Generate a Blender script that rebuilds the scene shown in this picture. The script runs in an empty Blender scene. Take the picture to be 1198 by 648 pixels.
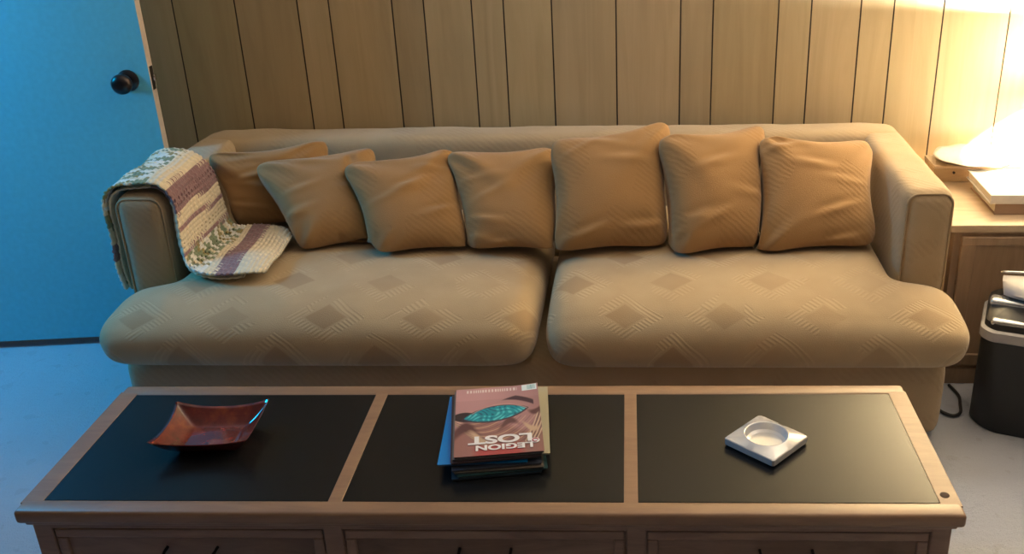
import bpy, bmesh, math, random
import numpy as np
from mathutils import Vector, Matrix, noise
random.seed(7); rng = np.random.default_rng(7)
scn = bpy.context.scene
COL = scn.collection
PI = math.pi

# ------------------------------------------------------------------ helpers
def link(o, parent=None):
    COL.objects.link(o)
    if parent is not None: o.parent = parent
    return o

def empty(name, loc=(0, 0, 0), rz=0.0):
    o = bpy.data.objects.new(name, None); o.location = loc; o.rotation_euler = (0, 0, rz)
    o.empty_display_size = .05
    return link(o)

def tag(o, label=None, cat=None, group=None, kind=None):
    if label: o['label'] = label
    if cat: o['category'] = cat
    if group: o['group'] = group
    if kind: o['kind'] = kind
    return o

def mobj(name, verts, faces, mat, parent=None, smooth=True, uv=None, col=None, mats=None, fmat=None):
    me = bpy.data.meshes.new(name)
    me.from_pydata([tuple(map(float, v)) for v in verts], [], [tuple(int(i) for i in f) for f in faces])
    for m in (mats or [mat]): me.materials.append(m)
    me.polygons.foreach_set('use_smooth', [smooth] * len(me.polygons))
    if fmat is not None: me.polygons.foreach_set('material_index', [int(i) for i in fmat])
    if uv is not None:
        l = me.uv_layers.new(name='UVMap'); li = np.zeros(len(me.loops), int); me.loops.foreach_get('vertex_index', li)
        l.data.foreach_set('uv', np.asarray(uv, float)[li].ravel())
    if col is not None:
        a = me.color_attributes.new(name='Col', type='FLOAT_COLOR', domain='POINT')
        c = np.ones((len(verts), 4)); c[:, :3] = col; a.data.foreach_set('color', c.ravel())
    me.update()
    return link(bpy.data.objects.new(name, me), parent)

def from_bm(name, bm, mat, parent=None, smooth=False, angle=None):
    me = bpy.data.meshes.new(name); bmesh.ops.recalc_face_normals(bm, faces=bm.faces); bm.to_mesh(me); bm.free()
    for m in (mat if isinstance(mat, (list, tuple)) else [mat]): me.materials.append(m)
    me.polygons.foreach_set('use_smooth', [smooth] * len(me.polygons))
    if smooth and angle: me.set_sharp_from_angle(angle=angle)
    return link(bpy.data.objects.new(name, me), parent)

def add_box(bm, x0, x1, y0, y1, z0, z1, bev=0, seg=3, mi=0):
    r = bmesh.ops.create_cube(bm, size=1)
    vs = r['verts']
    for v in vs:
        v.co = Vector(((x0 + x1) / 2 + v.co.x * (x1 - x0), (y0 + y1) / 2 + v.co.y * (y1 - y0), (z0 + z1) / 2 + v.co.z * (z1 - z0)))
    fs = {f for v in vs for f in v.link_faces}
    for f in fs: f.material_index = mi
    if bev:
        es = {e for v in vs for e in v.link_edges}
        bmesh.ops.bevel(bm, geom=list(es), offset=bev, segments=seg, profile=.5, affect='EDGES')

def boxobj(name, dims, mat, parent=None, bev=.003, seg=3):
    bm = bmesh.new(); add_box(bm, *dims, bev=bev, seg=seg)
    return from_bm(name, bm, mat, parent, smooth=bev > 0, angle=math.radians(40))

def add_tube(bm, pts, r, n=10, caps=True):
    pts = [Vector(p) for p in pts]; rings = []
    up = Vector((0, 0, 1)); prev = None
    for i, p in enumerate(pts):
        t = (pts[min(i + 1, len(pts) - 1)] - pts[max(i - 1, 0)]).normalized()
        a = prev if prev is not None else (up if abs(t.z) < .9 else Vector((1, 0, 0)))
        a = (a - t * a.dot(t)).normalized(); prev = a; b = t.cross(a)
        rr = r[i] if isinstance(r, (list, tuple)) else r
        rings.append([bm.verts.new(p + a * rr * math.cos(2 * PI * k / n) + b * rr * math.sin(2 * PI * k / n)) for k in range(n)])
    for A, B in zip(rings, rings[1:]):
        for k in range(n): bm.faces.new((A[k], A[(k + 1) % n], B[(k + 1) % n], B[k]))
    if caps:
        bm.faces.new(rings[0][::-1]); bm.faces.new(rings[-1])

def tubeobj(name, pts, r, mat, parent=None, n=10):
    bm = bmesh.new(); add_tube(bm, pts, r, n)
    return from_bm(name, bm, mat, parent, smooth=True, angle=math.radians(50))

def lathe(name, prof, mat, parent=None, n=64, axis='z', origin=(0, 0, 0), closed=False):
    vs, fs = [], []
    for (r, h) in prof:
        for k in range(n):
            a = 2 * PI * k / n; x, y, z = r * math.cos(a), r * math.sin(a), h
            if axis == 'y': x, y, z = x, -z, y      # axis points to -y
            if axis == 'x': x, y, z = z, x, y
            vs.append((x + origin[0], y + origin[1], z + origin[2]))
    for i in range(len(prof) - 1):
        for k in range(n):
            fs.append((i * n + k, i * n + (k + 1) % n, (i + 1) * n + (k + 1) % n, (i + 1) * n + k))
    fs.append(tuple(range(n))[::-1]); fs.append(tuple((len(prof) - 1) * n + k for k in range(n)))
    o = mobj(name, vs, fs, mat, parent)
    bm = bmesh.new(); bm.from_mesh(o.data); bmesh.ops.recalc_face_normals(bm, faces=bm.faces); bm.to_mesh(o.data); bm.free()
    o.data.set_sharp_from_angle(angle=math.radians(45))
    return o

def catmull(P, n):
    P = np.asarray(P, float); m = len(P) - 1
    Q = np.vstack([2 * P[0] - P[1], P, 2 * P[-1] - P[-2]])
    t = np.linspace(0, m, n); i = np.minimum(t.astype(int), m - 1); f = (t - i)[:, None]
    a, b, c, d = Q[i], Q[i + 1], Q[i + 2], Q[i + 3]
    return .5 * (2 * b + (c - a) * f + (2 * a - 5 * b + 4 * c - d) * f ** 2 + (3 * b - a - 3 * c + d) * f ** 3)

# ---- soft upholstery bodies: bevelled boxes, voxel-remeshed, relaxed
def soft_mesh(boxes, voxel, iters, lam=.5):
    bm = bmesh.new()
    for b in boxes: add_box(bm, *b[:6], bev=b[6], seg=4)
    me = bpy.data.meshes.new('tmp'); bm.to_mesh(me); bm.free()
    o = link(bpy.data.objects.new('tmp', me))
    m = o.modifiers.new('r', 'REMESH'); m.mode = 'VOXEL'; m.voxel_size = voxel
    dg = bpy.context.evaluated_depsgraph_get(); dg.update()
    e = o.evaluated_get(dg); em = e.to_mesh()
    V = np.zeros(len(em.vertices) * 3); em.vertices.foreach_get('co', V); V = V.reshape(-1, 3).copy()
    F = [tuple(p.vertices) for p in em.polygons]
    E = np.zeros(len(em.edges) * 2, int); em.edges.foreach_get('vertices', E); E = E.reshape(-1, 2).copy()
    e.to_mesh_clear(); bpy.data.objects.remove(o); bpy.data.meshes.remove(me)
    deg = np.bincount(E.ravel(), minlength=len(V))[:, None]
    for _ in range(iters):
        S = np.zeros_like(V); np.add.at(S, E[:, 0], V[E[:, 1]]); np.add.at(S, E[:, 1], V[E[:, 0]])
        V += lam * (S / deg - V)
    return V, F

def fbm(P, s, seed=0.0):
    return np.array([noise.fractal(Vector((x * s + seed, y * s + seed * 1.7, z * s)), 1.0, 2.0, 3) for x, y, z in P])

# ------------------------------------------------------------------ node materials
class NT:
    def __init__(s, name):
        s.m = bpy.data.materials.new(name); s.m.use_nodes = True
        s.t = s.m.node_tree; s.n = s.t.nodes; s.l = s.t.links; s.n.clear()
        s.out = s.n.new('ShaderNodeOutputMaterial'); s.b = s.n.new('ShaderNodeBsdfPrincipled')
        s.l.new(s.b.outputs[0], s.out.inputs[0])
    def put(s, sock, v):
        if hasattr(v, 'is_linked') or isinstance(v, bpy.types.NodeSocket): s.l.new(v, sock)
        else: sock.default_value = v
    def math(s, op, a, b=0.0, c=0.0):
        n = s.n.new('ShaderNodeMath'); n.operation = op
        for i, v in enumerate((a, b, c)): s.put(n.inputs[i], v)
        return n.outputs[0]
    def co(s, which='Object'): return s.n.new('ShaderNodeTexCoord').outputs[which]
    def mapping(s, v, scale=(1, 1, 1), rot=(0, 0, 0)):
        n = s.n.new('ShaderNodeMapping'); s.l.new(v, n.inputs[0]); n.inputs['Scale'].default_value = scale; n.inputs['Rotation'].default_value = rot
        return n.outputs[0]
    def noise(s, v, scale, detail=3, rough=.5, dist=0):
        n = s.n.new('ShaderNodeTexNoise'); s.l.new(v, n.inputs['Vector']); n.inputs['Scale'].default_value = scale
        n.inputs['Detail'].default_value = detail; n.inputs['Roughness'].default_value = rough; n.inputs['Distortion'].default_value = dist
        return n.outputs['Fac']
    def ramp(s, f, stops):
        n = s.n.new('ShaderNodeValToRGB'); s.l.new(f, n.inputs[0]); e = n.color_ramp.elements
        while len(e) < len(stops): e.new(.5)
        for x, (p, c) in zip(e, stops): x.position = p; x.color = (*c, 1)
        return n.outputs[0]
    def mix(s, f, a, b, mode='MIX'):
        n = s.n.new('ShaderNodeMix'); n.data_type = 'RGBA'; n.blend_type = mode
        s.put(n.inputs[0], f)
        s.put(n.inputs[6], (*a, 1) if isinstance(a, tuple) and len(a) == 3 else a)
        s.put(n.inputs[7], (*b, 1) if isinstance(b, tuple) and len(b) == 3 else b)
        return n.outputs[2]
    def bump(s, h, strength=.3, dist=.002, prev=None):
        n = s.n.new('ShaderNodeBump'); n.inputs['Strength'].default_value = strength; n.inputs['Distance'].default_value = dist
        s.l.new(h, n.inputs['Height'])
        if prev is not None: s.l.new(prev, n.inputs['Normal'])
        return n.outputs[0]
    def set(s, **k):
        for a, v in k.items():
            a = a.replace('_', ' ')
            if isinstance(v, tuple) and len(v) == 3: v = (*v, 1)
            s.put(s.b.inputs[a], v)
        return s.m

def plain(name, c, rough=.6, metal=0, bump=0, bs=60, **k):
    t = NT(name)
    nz = t.noise(t.co(), bs, 3)
    colr = t.mix(nz, tuple(x * .88 for x in c), tuple(min(1, x * 1.1) for x in c))
    if bump: t.set(Normal=t.bump(nz, bump))
    return t.set(Base_Color=colr, Roughness=rough, Metallic=metal, **k)

def wood(name, c0, c1, c2, scale=(1, 1, 1), rough=.45, attr=False, rays=True, **k):
    t = NT(name); v = t.mapping(t.co(), scale)
    a = t.noise(v, 6, 5, .6, 1.2); b = t.noise(v, 40, 3, .6)
    colr = t.ramp(a, [(.3, c0), (.5, c1), (.72, c2)])
    colr = t.mix(t.math('MULTIPLY', b, .35), colr, c0)
    if attr:
        at = t.n.new('ShaderNodeVertexColor'); at.layer_name = 'Col'
        colr = t.mix(1.0, colr, at.outputs[0], 'MULTIPLY')
    return t.set(Base_Color=colr, Roughness=rough, Normal=t.bump(b, .12, .001), **k)

def vcol(name, rough=.8, bump=0, bs=200, **k):
    t = NT(name); at = t.n.new('ShaderNodeVertexColor'); at.layer_name = 'Col'
    if bump: t.set(Normal=t.bump(t.noise(t.co(), bs, 2), bump, .001))
    return t.set(Base_Color=at.outputs[0], Roughness=rough, **k)

def fabric(name, base, dark, pattern=None, sheen=.25):
    t = NT(name); ob = t.co()
    nz = t.noise(ob, 9, 4, .6); fine = t.noise(ob, 420, 2, .6)
    colr = t.mix(t.math('MULTIPLY', t.math('ADD', nz, -.25), .9), base, tuple((a + b) / 2 for a, b in zip(base, dark)))
    h = fine
    if pattern:
        uv = t.n.new('ShaderNodeSeparateXYZ'); src = t.co('UV'); t.l.new(src, uv.inputs[0])
        U, V = uv.outputs[0], uv.outputs[1]
        wob = t.math('MULTIPLY', t.math('SUBTRACT', t.noise(src, 4, 2), .5), .03)
        U = t.math('ADD', U, wob); V = t.math('ADD', V, wob)
        px, py, w, hh = pattern
        def loz(ou, ov):
            a = t.math('ABSOLUTE', t.math('SUBTRACT', t.math('FRACT', t.math('ADD', t.math('DIVIDE', U, px), ou + 40)), .5))
            b = t.math('ABSOLUTE', t.math('SUBTRACT', t.math('FRACT', t.math('ADD', t.math('DIVIDE', V, py), ov + 40)), .5))
            return t.math('ADD', t.math('MULTIPLY', a, px / w), t.math('MULTIPLY', b, py / hh))
        la, lb = loz(.66, .20), loz(.16, .70)
        lmin = t.math('MINIMUM', la, lb)
        inside = t.math('SMOOTH_MIN', 1, t.math('MAXIMUM', 0, t.math('MULTIPLY', t.math('SUBTRACT', 1.0, lmin), 9)), .1)
        # diagonal hatching round the lozenges; direction alternates from cell to cell
        cell = t.math('GREATER_THAN', t.math('FRACT', t.math('ADD', t.math('DIVIDE', t.math('ADD', U, V), px), 40)), .5)
        dirn = t.math('SUBTRACT', t.math('MULTIPLY', cell, 2), 1)
        hs = t.math('SINE', t.math('MULTIPLY', t.math('ADD', U, t.math('MULTIPLY', V, dirn)), 2 * PI / .017))
        band = t.math('MULTIPLY', t.math('LESS_THAN', lmin, 1.85), t.math('GREATER_THAN', lmin, 1.12))
        patch = t.math('GREATER_THAN', t.noise(src, 7, 2), .44)
        hz = t.math('MULTIPLY', t.math('MULTIPLY', hs, band), patch)
        vis = t.math('MULTIPLY', t.math('SUBTRACT', t.noise(src, 3.1, 1), .28), 1.35)
        colr = t.mix(t.math('MULTIPLY', t.math('MAXIMUM', inside, 0), vis), colr, dark)
        colr = t.mix(t.math('MAXIMUM', 0, t.math('MULTIPLY', hz, .22)), colr, tuple(min(1, x * 1.35) for x in base))
        h = t.math('ADD', t.math('MULTIPLY', fine, .6), t.math('MULTIPLY', hz, .45))
    else:
        # embossed chevron weave
        w = t.n.new('ShaderNodeTexWave'); w.inputs['Scale'].default_value = 26; w.inputs['Distortion'].default_value = 3; w.inputs['Detail'].default_value = 2
        w.bands_direction = 'DIAGONAL'; t.l.new(ob, w.inputs[0])
        pm = t.math('GREATER_THAN', t.noise(ob, 7, 1), .5)
        h = t.math('ADD', fine, t.math('MULTIPLY', t.math('MULTIPLY', w.outputs['Fac'], pm), .5))
        colr = t.mix(t.math('MULTIPLY', t.math('MULTIPLY', w.outputs['Fac'], pm), .12), colr, dark)
    t.set(Sheen_Weight=sheen, Sheen_Roughness=.5)
    return t.set(Base_Color=colr, Roughness=.95, Specular_IOR_Level=.15, Normal=t.bump(h, .45, .0016))

M = {}
M['panel'] = wood('panelling', (.44, .335, .190), (.50, .385, .222), (.55, .43, .255), (3.2, 3.2, .22), .42, attr=True)
M['groove'] = plain('groove_dark', (.045, .028, .018), .8)
M['oak'] = wood('oak', (.20, .115, .070), (.25, .147, .09), (.29, .18, .11), (.8, 5, 5), .42)
M['oakdark'] = wood('oak_dark', (.20, .12, .085), (.27, .165, .12), (.33, .21, .15), (.9, 5, 5), .45)
M['slate'] = plain('slate', (.008, .009, .011), .27, bump=.04, bs=220, Specular_IOR_Level=.22)
M['cab'] = wood('cabinet_wood', (.28, .185, .115), (.36, .245, .155), (.42, .29, .19), (5, 5, .5), .5)
M['cabtop'] = wood('cabinet_top', (.46, .34, .22), (.56, .43, .29), (.62, .5, .36), (.8, 5, 5), .4)
M['carpet'] = None
t = NT('carpet'); v = t.co()
n1 = t.noise(v, 260, 3, .7); n2 = t.noise(v, 5, 3); n3 = t.noise(v, 60, 2)
cc = t.mix(n2, (.48, .51, .585), (.55, .585, .665)); cc = t.mix(t.math('MULTIPLY', n1, .4), cc, (.33, .34, .39))
spots = t.math('GREATER_THAN', t.noise(v, 23, 0), .735); cc = t.mix(t.math('MULTIPLY', spots, .12), cc, (.22, .19, .18))
M['carpet'] = t.set(Base_Color=cc, Roughness=1.0, Specular_IOR_Level=.1, Normal=t.bump(t.math('ADD', n1, n3), .8, .006))
M['sofa'] = fabric('sofa_fabric', (.45, .34, .21), (.27, .18, .09))
M['seat'] = fabric('seat_fabric', (.46, .35, .21), (.255, .155, .075), pattern=(.25, .30, .056, .050))
M['pillow'] = fabric('pillow_fabric', (.345, .20, .085), (.20, .11, .042))
M['welt'] = plain('welt', (.40, .30, .18), .9)
M['door'] = plain('door_paint', (.16, .58, .70), .5)
M['dooredge'] = plain('door_edge', (.66, .56, .47), .55)
M['bronze'] = plain('bronze', (.055, .045, .045), .28, .8)
M['brass'] = plain('steel', (.7, .66, .6), .25, 1)
M['ceil'] = plain('ceiling_paint', (.26, .22, .18), .9)
M['wallp'] = plain('wall_paint', (.12, .09, .065), .9)
M['yarn'] = vcol('yarn', .95, .5, 500, Sheen_Weight=.3)
M['print'] = vcol('printed_cover', .28, Specular_IOR_Level=.5)
M['black'] = plain('black_plastic', (.018, .019, .020), .5, bump=.05, bs=300)
M['cord'] = plain('cord_rubber', (.02, .018, .02), .5)
M['grey'] = plain('grey_plastic', (.40, .385, .385), .45)
M['silver'] = plain('silver_plastic', (.72, .74, .74), .22, .75)
M['chrome'] = plain('satin_silver_glaze', (.66, .67, .70), .22, .25, Coat_Weight=.4, Coat_Roughness=.06)
M['ceramic'] = plain('plate_glaze', (.60, .56, .47), .28)
M['paper'] = plain('paper', (.72, .66, .55), .9)
M['white'] = plain('white_cover', (.80, .77, .72), .5)
M['leather'] = plain('tan_cover', (.40, .27, .19), .6, bump=.15)

# ------------------------------------------------------------------ room
YW = 3.18; XL = -2.42; XR = 2.3; YF = -1.6; ZC = 2.42
XG = -1.4937
seq = [0, 8, 16, 20, 28, 32, 38, 42]
gx = sorted(XG + (s + 48 * k) * .0254 for k in (-1, 0, 1, 2, 3) for s in seq)
gx = [g for g in gx if XL + .02 < g < XR - .02]
vs, fs, fm, cl = [], [], [], []
g = .0022; prof = [(XL, 0)]
for x in gx: prof += [(x - g, 0), (x - g * .5, .0045), (x + g * .5, .0045), (x + g, 0)]
prof.append((XR, 0))
tone = 1.0
for i in range(len(prof) - 1):
    (x0, d0), (x1, d1) = prof[i], prof[i + 1]
    isg = i % 4 != 0
    if not isg: tone = random.uniform(.88, 1.10); tn = (tone, tone * random.uniform(.97, 1.0), tone * random.uniform(.93, 1.0))
    b = len(vs); vs += [(x0, YW + d0, 0), (x1, YW + d1, 0), (x1, YW + d1, ZC), (x0, YW + d0, ZC)]; cl += [tn] * 4
    fs.append((b, b + 1, b + 2, b + 3)); fm.append(1 if isg else 0)
b = len(vs); vs += [(XL, YW + .06, 0), (XR, YW + .06, 0), (XR, YW + .06, ZC), (XL, YW + .06, ZC)]; cl += [(1, 1, 1)] * 4
fs.append((b + 3, b + 2, b + 1, b)); fm.append(0)
tag(mobj('wall_back', vs, fs, None, smooth=False, col=cl, mats=[M['panel'], M['groove']], fmat=fm), kind='structure')
def struct(name, boxes, mat):
    bm = bmesh.new()
    for bx in boxes: add_box(bm, *bx)
    return tag(from_bm(name, bm, mat), kind='structure')
struct('floor', [(-4.2, XR + .1, YF - .1, YW + .1, -.08, 0)], M['carpet'])
struct('ceiling', [(-4.2, XR + .1, YF - .1, YW + .1, ZC, ZC + .08)], M['ceil'])
DY0, DY1, DH = 1.93, 2.77, 2.06                      # doorway in the left wall
struct('wall_left', [(XL - .1, XL, YF, DY0, 0, ZC), (XL - .1, XL, DY1, YW, 0, ZC), (XL - .1, XL, DY0, DY1, DH, ZC)], M['wallp'])
struct('wall_right', [(XR, XR + .1, YF, YW, 0, ZC)], M['wallp'])
struct('wall_front', [(XL, .2, YF - .1, YF, 0, ZC), (2.0, XR, YF - .1, YF, 0, ZC), (.2, 2.0, YF - .1, YF, 0, .9), (.2, 2.0, YF - .1, YF, 2.1, ZC)], M['wallp'])
struct('wall_hall', [(-4.2, -4.1, YF, YW, 0, ZC), (-4.1, XL - .1, YW, YW + .08, 0, ZC), (-4.1, XL - .1, .6, .68, 0, ZC)], M['wallp'])
struct('added_window_1', [(.2, .25, YF - .08, YF, .9, 2.1), (1.95, 2.0, YF - .08, YF, .9, 2.1), (.25, 1.95, YF - .08, YF, .9, .95), (.25, 1.95, YF - .08, YF, 2.05, 2.1), (1.08, 1.12, YF - .06, YF - .02, .95, 2.05)], M['ceil'])  # unseen window frame, added to hold the soft fill in the front wall
struct('trim_1', [(XL, XL + .015, DY0 - .07, DY0, 0, DH + .07), (XL, XL + .015, DY0, DY1, DH, DH + .07)], M['ceil'])

# door, swung open almost parallel to the back wall
DA = math.atan(.113)
door = empty('door_1', (-1.452, 2.860, 0), DA); tag(door, kind='structure')
bm = bmesh.new(); add_box(bm, -.86, 0, 0, .036, .026, 2.04, bev=.0015, seg=1)
slab = from_bm('door_slab', bm, [M['door'], M['dooredge']], door)
for f in slab.data.polygons:
    if f.normal.x > .7: f.material_index = 1
bm = bmesh.new(); add_box(bm, -.0005, .0012, .006, .030, .835, .905, bev=.0005, seg=1); from_bm('latch_plate', bm, M['bronze'], door)
boxobj('latch_bolt', (0, .010, .012, .024, .862, .880), M['brass'], door, bev=.002)
lathe('rosette', [(.001, -.001), (.032, 0), (.031, .005), (.024, .009), (.012, .011), (.001, .011)], M['bronze'], door, axis='y', origin=(-.066, 0, .868), n=40)
lathe('door_knob', [(.011, .008), (.011, .026), (.016, .030), (.026, .038), (.030, .050), (.0285, .060), (.021, .068), (.009, .071), (.001, .0705)], M['bronze'], door, axis='y', origin=(-.066, 0, .868), n=40)

# ------------------------------------------------------------------ sofa
sofa = empty('sofa', (-.30, 2.70, 0)); SX, SY = -.30, 2.70
tag(sofa, 'long tan sofa with two wide diamond-patterned seat cushions against the wood panelling', 'sofa')
def soft(name, boxes, mat, voxel=.012, it=8, parent=None, disp=.0, dscale=5, fn=None, uvf=None, off=(SX, SY, 0)):
    V, F = soft_mesh(boxes, voxel, it)
    if fn: V = fn(V)
    if disp:
        V[:, 2] += disp * fbm(V, dscale, 3.1); V[:, 1] += disp * .6 * fbm(V, dscale, 8.2)
    uv = uvf(V) if uvf else None
    return mobj(name, V - np.array(off), F, mat, parent, uv=uv)
soft('sofa_base', [(-1.392, .800, 2.262, 3.10, .012, .252, .03)], M['sofa'], .016, 5, sofa, .004)
soft('backrest', [(-1.395, .812, 2.955, 3.11, .20, .655, .035)], M['sofa'], .013, 6, sofa, .005)
def armfn(V): return V
soft('armrest', [(-1.408, -1.272, 2.425, 3.10, .20, .650, .028)], M['sofa'], .011, 5, sofa, .004)
soft('armrest', [(.684, .812, 2.425, 3.10, .20, .650, .028)], M['sofa'], .011, 5, sofa, .004)
for xs, x0, x1 in ((-1, -1.408, -1.272), (1, .684, .812)):
    zt, r = .640, .03; y = 2.434
    path = [(x0 + .006, y, .30), (x0 + .006, y, zt - r)] + [(x0 + .006 + r - r * math.cos(a), y, zt - r + r * math.sin(a)) for a in np.linspace(0, PI / 2, 7)] + \
           [(x1 - .006 - r + r * math.sin(a), y, zt - r + r * math.cos(a)) for a in np.linspace(0, PI / 2, 7)] + [(x1 - .006, y, .30)]
    tubeobj('piping', [(a - SX, b - SY, c) for a, b, c in path], .0032, M['welt'], sofa, 8)

def cushfn(xc, hw, s, crown=.03, seed=0):
    def f(V):
        u = (V[:, 0] - xc) / hw; y = V[:, 1]
        top = np.clip((V[:, 2] - .33) / .09, 0, 1)
        bulge = np.clip(1 - np.abs(u) ** 3.0, 0, 1) * np.clip((y - 2.15) / .30, 0, 1) ** .7
        V[:, 2] += top * crown * bulge
        # the front edge droops and swells a little
        fr = np.clip((2.36 - y) / .16, 0, 1)
        V[:, 2] -= top * .020 * fr ** 2 * np.clip(.4 + abs(u), 0, 1)
        V[:, 1] -= fr * .014 * np.cos(np.clip((V[:, 2] - .335) / .09, -1, 1) * PI / 2) * np.clip(1 - u ** 4, 0, 1)
        ear = np.clip((s * (V[:, 0] - xc) - hw + .20) / .20, 0, 1) * np.clip((2.47 - y) / .05, 0, 1)
        V[:, 2] -= top * .022 * ear
        n = fbm(V, 4.2, seed)
        V[:, 2] += .006 * n * top
        return V
    return f
def cuv(V):
    return np.stack([V[:, 0], V[:, 1] + np.minimum(0, V[:, 2] - .415)], 1)
# T-shaped cushions whose front ears wrap round the arms
soft('seat_cushion', [(-1.405, -.262, 2.170, 2.415, .256, .418, .062), (-1.264, -.262, 2.2, 2.945, .256, .418, .055)], M['seat'], .0115, 16, sofa, 0, fn=cushfn(-.83, .60, -1, .030, 1.3), uvf=cuv)
soft('seat_cushion', [(-.240, .822, 2.165, 2.415, .256, .418, .062), (-.240, .676, 2.2, 2.945, .256, .418, .055)], M['seat'], .0115, 16, sofa, 0, fn=cushfn(.27, .58, 1, .034, 5.3), uvf=cuv)

# ------------------------------------------------------------------ pillows: inflate a square cloth bag, then fit it to its four corners
def inflate(N=38, seed=0, steps=170, press=.00042):
    r = np.random.default_rng(seed)
    x = np.linspace(-.5, .5, N + 1); X, Y = np.meshgrid(x, x, indexing='ij')
    P = np.stack([np.stack([X, Y, np.full_like(X, .004)], -1), np.stack([X, Y, np.full_like(X, -.004)], -1)])  # side,i,j,3
    P[:, :, :, 2] += r.normal(0, .0012, P.shape[:3]); h = 1.0 / N
    Vv = np.zeros_like(P)
    def tie():
        for sl in ((slice(None), 0), (slice(None), N), (0, slice(None)), (N, slice(None))):
            a = (P[0][sl] + P[1][sl]) / 2; P[0][sl] = a; P[1][sl] = a
    def con(a, b, L, k):
        d = b - a; n = np.linalg.norm(d, axis=-1, keepdims=True) + 1e-9
        c = np.where(n > L, k, k * .06) * (n - L) / n * d * .5
        return c
    for st in range(steps):
        for s in (0, 1):
            Q = P[s]; gx_ = np.zeros_like(Q); gy_ = np.zeros_like(Q)
            gx_[1:-1] = Q[2:] - Q[:-2]; gy_[:, 1:-1] = Q[:, 2:] - Q[:, :-2]
            nrm = np.cross(gx_, gy_) / (4 * h * h) * (1 if s == 0 else -1)
            Vv[s] = Vv[s] * .90 + nrm * press
        P += Vv; old = P.copy()
        for it in range(7):
            for s in (0, 1):
                Q = P[s]
                for par in (0, 1):
                    a = Q[par:-1:2]; b = Q[par + 1::2][:len(a)]; a = a[:len(b)]; c = con(a, b, h, .9); a += c; b -= c
                    a = Q[:, par:-1:2]; b = Q[:, par + 1::2]; m = min(a.shape[1], b.shape[1]); a = a[:, :m]; b = b[:, :m]; c = con(a, b, h, .9); a += c; b -= c
                    a = Q[par:-1:2, :-1]; b = Q[par + 1::2, 1:]; m = min(len(a), len(b)); a = a[:m]; b = b[:m]; c = con(a, b, h * 1.4142, .35); a += c; b -= c
                    a = Q[par:-1:2, 1:]; b = Q[par + 1::2, :-1]; m = min(len(a), len(b)); a = a[:m]; b = b[:m]; c = con(a, b, h * 1.4142, .35); a += c; b -= c
            tie()
        Vv += (P - old) * .5
    return P
SIMS = [inflate(38, s) for s in (3, 11)]

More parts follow.
